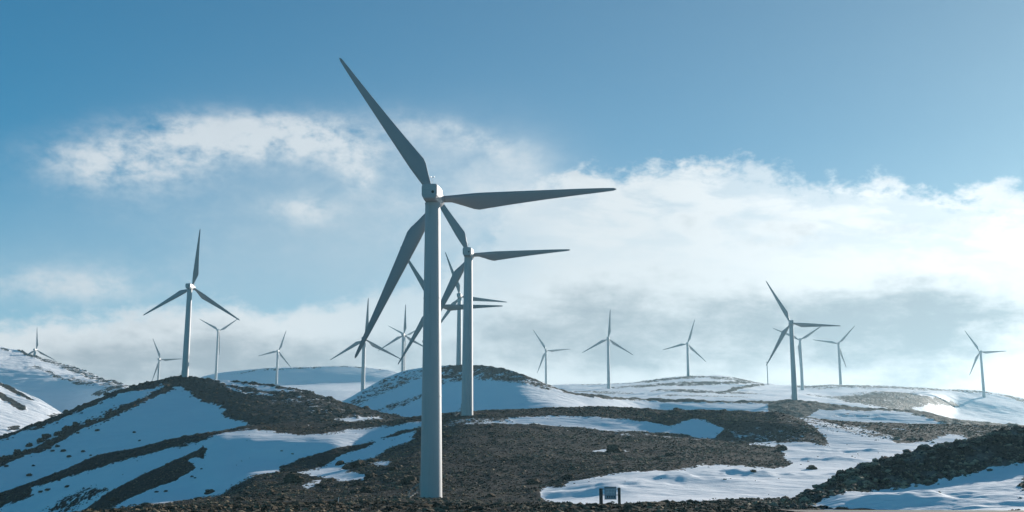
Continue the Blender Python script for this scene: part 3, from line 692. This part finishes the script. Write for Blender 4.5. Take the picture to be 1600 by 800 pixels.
def make_turbine():
    root = empty('wind_turbine', (0, 0, 0))
    tw = tower_part(root, 48)
    bm = bmesh.new(); bm_box(bm, (-.2, -1.56, 2.2), (.85, .16, 2.0))
    vs_ = [v for v in bm.verts]; bmesh.ops.bevel(bm, geom=bm.edges[:], offset=.04, segments=2, affect='EDGES')
    bmesh.ops.transform(bm, matrix=Matrix.Rotation(R(-75), 4, 'Z'), verts=bm.verts)
    obj_bm('door', bm, M_steel, tw)
    bm = bmesh.new()                                        # steps and hand rails, left of the tower
    for k in range(5): bm_box(bm, (-1.75 - .28 * (4 - k) - .15, -.35, .2 + .22 * k), (.28, .9, .05))
    for s_ in (-.8, .1):
        bm_tube(bm, (-3.2, s_, .9), (-1.7, s_, 2.1), .03); bm_tube(bm, (-3.2, s_, 0), (-3.2, s_, .9), .03); bm_tube(bm, (-1.75, s_, 0), (-1.75, s_, 2.1), .03)
    obj_bm('steps', bm, M_steel, tw)
    # nacelle: box that narrows downward and towards the rear, rounded edges
    bm = bmesh.new()
    sec = [(-2.55, 1.10, 1.00, 1.12), (-2.3, 1.22, 1.10, 1.28), (.8, 1.30, 1.20, 1.38), (2.0, 1.05, 1.0, 1.15)]
    rings = []
    for y, hw, up, dn in sec:
        z = HUB_H
        pts = [(-hw, z + up * .75), (-hw * .8, z + up), (hw * .8, z + up), (hw, z + up * .75), (hw, z - dn * .45), (hw * .72, z - dn), (-hw * .72, z - dn), (-hw, z - dn * .45)]
        rings.append([bm.verts.new((a, y, b)) for a, b in pts])
    for A, B in zip(rings, rings[1:]):
        for i in range(8): bm.faces.new((A[i], A[(i + 1) % 8], B[(i + 1) % 8], B[i]))
    bm.faces.new(rings[0][::-1]); bm.faces.new(rings[-1])
    bmesh.ops.bevel(bm, geom=bm.edges[:], offset=.07, segments=2, affect='EDGES')
    nac = obj_bm('nacelle', bm, M_nac, root)
    bm = bmesh.new(); bm_tube(bm, (.55, -2.60, HUB_H - .22), (.55, -2.40, HUB_H - .22), .22, seg=20)
    obj_bm('vent', bm, M_black, nac)
    bm = bmesh.new(); bm_box(bm, (-.1, -2.568, HUB_H + .15), (1.5, .03, .05)); bm_box(bm, (-.1, -2.568, HUB_H - .62), (1.5, .03, .04))
    obj_bm('hatch_seam', bm, M_steel, nac)
    bm = bmesh.new(); bm_tube(bm, (.35, -1.9, HUB_H + .9), (.35, -1.9, HUB_H + 2.2), .03); bm_tube(bm, (.1, -1.9, HUB_H + 2.15), (.6, -1.9, HUB_H + 2.15), .025)
    bm_box(bm, (.1, -1.9, HUB_H + 2.25), (.1, .16, .16)); bm_box(bm, (.6, -1.9, HUB_H + 2.25), (.1, .1, .2))
    obj_bm('anemometer_mast', bm, M_steel, nac)
    # hub with rounded spinner
    bm = bmesh.new(); N = 24
    prof = [(.95, 1.95), (1.18, 2.05), (1.25, 2.7), (1.2, 3.5), (1.0, 4.2), (.62, 4.7), (.2, 4.92)]
    rings = [[bm.verts.new((r * math.cos(2 * math.pi * i / N), y, HUB_H + r * math.sin(2 * math.pi * i / N))) for i in range(N)] for r, y in prof]
    for A, B in zip(rings, rings[1:]):
        for i in range(N): bm.faces.new((A[i], A[(i + 1) % N], B[(i + 1) % N], B[i]))
    bm.faces.new(rings[0][::-1]); bm.faces.new(rings[-1])
    obj_bm('hub', bm, M_nac, root, True)
    for k in range(3):
        if k == 0: b = obj_bm('blade', blade_mesh(), M_blade, root, False); bd = b.data
        else: b = link(bpy.data.objects.new('blade', bd), root)
        b.rotation_mode = 'YXZ'; b.location = (0, HUB_F, HUB_H)
        for p_ in bd.polygons: p_.use_smooth = True
    return root
def copy_tree(o, parent=None):
    c = o.copy(); COL.objects.link(c); c.parent = parent
    for ch in o.children: copy_tree(ch, c)
    return c
YAW = 8.0
proto = make_turbine()
TG = 'white three-bladed wind turbines of the wind farm'
# hub pixel, blade length in pixels, blade angles (counter-clockwise from right), label
TURB = [
 (676,304,277,(124.0,2.9,242),'nearest and largest wind turbine, its pale tower standing on the brown moor in the foreground'),
 (732,389,152,(121,3,241),'second largest wind turbine, just right of the nearest tower and behind the moor crest'),
 (718,459,71,(109,-7,233),'slim turbine behind the dome hill whose tower shows just left of the second largest one'),
 (676,472,104,(120,0,238),'turbine hidden behind the nearest tower, only its blades sticking out'),
 (297,444,89,(83,209,-35),'tall dark turbine on top of the heath covered left hill'),
 (341,515,36,(149,33,270),'turbine with a Y of two raised blades right behind the left hill'),
 (249,560,34,(110,2,248),'small turbine half hidden by the left hill, left of the tall dark one'),
 (434,547,33,(70,193,-53),'small turbine on the smooth snow plateau, the shortest visible tower left of centre'),
 (55,545,34,(89,210,-29),'half sunken turbine on the snowy ridge at the far left edge'),
 (569,527,62,(86,210,-29),'turbine standing at the left foot of the dome hill, one blade straight up'),
 (630,521,46,(87,211,-30),'left front one of two overlapping turbines behind the dome hill, one blade pointing up'),
 (633,523,31,(150,29,270),'rear one of two overlapping turbines behind the dome hill, two blades raised'),
 (853,546,36,(122,4,248),'small turbine right of the dome hill with one blade level to the right'),
 (950,527,44,(86,208,-33),'turbine right of centre with one blade straight up, left of the snowy rise'),
 (1074,535,38,(73,194,-44),'turbine on top of the snowy rise right of centre'),
 (1236,501,73,(120,-3,240),'largest turbine on the right, dark tower in front of two smaller ones'),
 (1250,529,43,(156,33,271),'turbine just behind the largest one on the right, two blades raised in a Y'),
 (1310,535,37,(47,171,-71),'turbine to the right of the overlapping pair on the right plateau'),
 (1532,548,38,(125,2,246),'rightmost wind turbine, alone near the right edge'),
]
cosy = math.cos(R(YAW)); siny = math.sin(R(YAW))
for i, (hx, hy, L, ang, lab) in enumerate(TURB):
    D = 46800.0 / L
    t = proto if i == 0 else copy_tree(proto)
    # rotor centre sits HUB_F ahead of the tower axis; hx is measured at the nacelle
    p = Vector(at(hx, hy, D)); z0 = drop(p.x, p.y) - 0.15
    t.location = (p.x, p.y, p.z - HUB_H); t.rotation_euler = (0, 0, -R(YAW))
    k = 0
    for ch in t.children:
        if ch.name.startswith('blade'):
            want = R(ang[k]); th = want
            def proj(v):
                w_ = Matrix.Rotation(-R(YAW), 3, 'Z') @ v + Vector((p.x, p.y, p.z - HUB_H))
                d_ = w_.y * CP + w_.z * SP; return w_.x / d_, (w_.z * CP - w_.y * SP) / d_
            for _ in range(4):                   # the blade angle that is seen at the measured slant
                b_ = math.pi / 2 - th; tip = Matrix.Rotation(R(8), 3, 'X') @ Vector((math.sin(b_) * 26, 0, math.cos(b_) * 26)) + Vector((0, HUB_F, HUB_H))
                h0, h1 = proj(Vector((0, HUB_F, HUB_H))), proj(tip)
                got = math.atan2(h1[1] - h0[1], h1[0] - h0[0]); th += math.remainder(want - got, 2 * math.pi)
            ch.rotation_euler = (R(8), math.pi / 2 - th, 0); k += 1
        if ch.name.startswith('tower'):          # the tower reaches down to the ground it stands on
            hh = HUB_H - 1.35; s_ = (p.z - 1.35 - z0) / hh
            ch.scale = (1, 1, s_); ch.location = (0, 0, z0 - t.location.z)
            for g in ch.children: g.scale = (1, 1, 1 / s_)
    # put the thing's origin at its foot
    dz = z0 - t.location.z
    t.location.z = z0
    for ch in t.children: ch.location.z -= dz
    if i == 0:                                   # the nearest one stands a trace off plumb
        t.rotation_euler.y = R(-0.5); t.location.x += (p.z - z0) * math.sin(R(0.5))
    tag(t, lab, 'wind turbine', TG)

# ------------------------------------------------------------------ information board, posts, mast
def sign():
    p0 = pick(939.5, 788); D = 115.0
    base = Vector(at(953, 787, D)); k = D / F_PX
    root = empty('information_board', (base.x, base.y, base.z - .1), R(2))
    tag(root, 'small blue grey information board between two dark wooden posts beside the valley snow', 'sign')
    Pz = lambda py: (787 - py) * k + .1
    for x0, x1, yt in ((937, 942, 764), (965.5, 969.5, 763)):
        bm = bmesh.new(); h = Pz(yt) + .4; w = (x1 - x0) * k
        bm_box(bm, (((x0 + x1) / 2 - 953) * k, 0, h / 2 - .4), (w, w, h)); bmesh.ops.bevel(bm, geom=bm.edges[:], offset=.03, segments=2, affect='EDGES')
        obj_bm('post', bm, M_wood, root)
    cx = (954 - 953) * k; zt, zb = Pz(762.5), Pz(780); W = 18 * k
    bm = bmesh.new(); bm_box(bm, (cx, 0, (zt + zb) / 2), (W, .06, zt - zb)); obj_bm('panel', bm, M_board, root); pan = COL.objects[-1] if False else root.children[-1]
    bm = bmesh.new(); bm_box(bm, (cx, 0, zt + .02), (W + .04, .09, .06)); bm_box(bm, (cx, 0, zb - .02), (W + .04, .09, .05)); obj_bm('frame', bm, M_wood, root)
    bm = bmesh.new()
    for z in (Pz(765), Pz(774)): bm_box(bm, (-.01, .045, z), (28 * k, .04, .06))
    obj_bm('rail', bm, M_wood, root)
    bm = bmesh.new(); rr = random.Random(3)
    for r_ in range(4):
        x = cx - W / 2 + .1
        while x < cx + W / 2 - .16:
            w = rr.uniform(.05, .13); bm_box(bm, (x + w / 2, -.033, zt - .22 - r_ * .14), (w, .01, .075)); x += w + .045
    obj_bm('pale_print', bm, M_mark, pan)
    bm = bmesh.new()
    for q in range(4): bm_box(bm, (cx - W / 2 + .28 + q * .22, -.034, zb + .2), (.11, .012, .15))
    obj_bm('dark_symbols', bm, M_black, pan)
sign()
def thin_post(px, py0, py1, D, w_px, name, label, cat, mat):
    k = D / F_PX; a = Vector(at(px, py1, D)); h = (py1 - py0) * k
    z0 = drop(a.x, a.y); bm = bmesh.new(); top = a.z + h
    bm_tube(bm, (0, 0, -.2), (0, 0, top - z0), w_px * k / 2, w_px * k / 2 * .8, 12)
    o = obj_bm(name, bm, mat); o.location = (a.x, a.y, z0); tag(o, label, cat); return o, top - z0
thin_post(528.5, 778, 795, 128, .9, 'marker_post', 'thin white marker stake on the grass left of the nearest tower', 'stake', M_white)
def met_mast():
    D = 1200.0; k = D / F_PX; a = Vector(at(1200, 602, D)); z0 = drop(a.x, a.y); top = a.z + 37 * k - z0
    root = empty('measuring_mast', (a.x, a.y, z0)); tag(root, 'thin dark measuring mast on the skyline, left of the largest turbine on the right', 'mast')
    bm = bmesh.new(); bm_tube(bm, (0, 0, -.3), (0, 0, top), .55, .45, 10); obj_bm('pole', bm, M_steel, root)
    bm = bmesh.new(); bm_tube(bm, (-.9, 0, top - 1), (.9, 0, top - 1), .12); bm_box(bm, (-.9, 0, top - .6), (.35, .35, .7)); bm_box(bm, (.9, 0, top - .6), (.35, .35, .7))
    obj_bm('instrument_arm', bm, M_steel, root)
met_mast()

# ------------------------------------------------------------------ haze
def haze():
    bm = bmesh.new(); bm_box(bm, (0, 0, 120), (5400, 5400, 280))
    m = bpy.data.materials.new('haze'); m.use_nodes = True; nt = m.node_tree; nt.nodes.clear()
    out = nt.nodes.new('ShaderNodeOutputMaterial'); v = nt.nodes.new('ShaderNodeVolumePrincipled')
    v.inputs['Color'].default_value = (0.50, 0.84, 1.0, 1); v.inputs['Density'].default_value = 0.00011; v.inputs['Anisotropy'].default_value = 0.45
    nt.links.new(v.outputs[0], out.inputs['Volume'])
    o = obj_bm('haze', bm, m); tag(o, 'thin blue winter haze over the hills', kind='stuff')
haze()
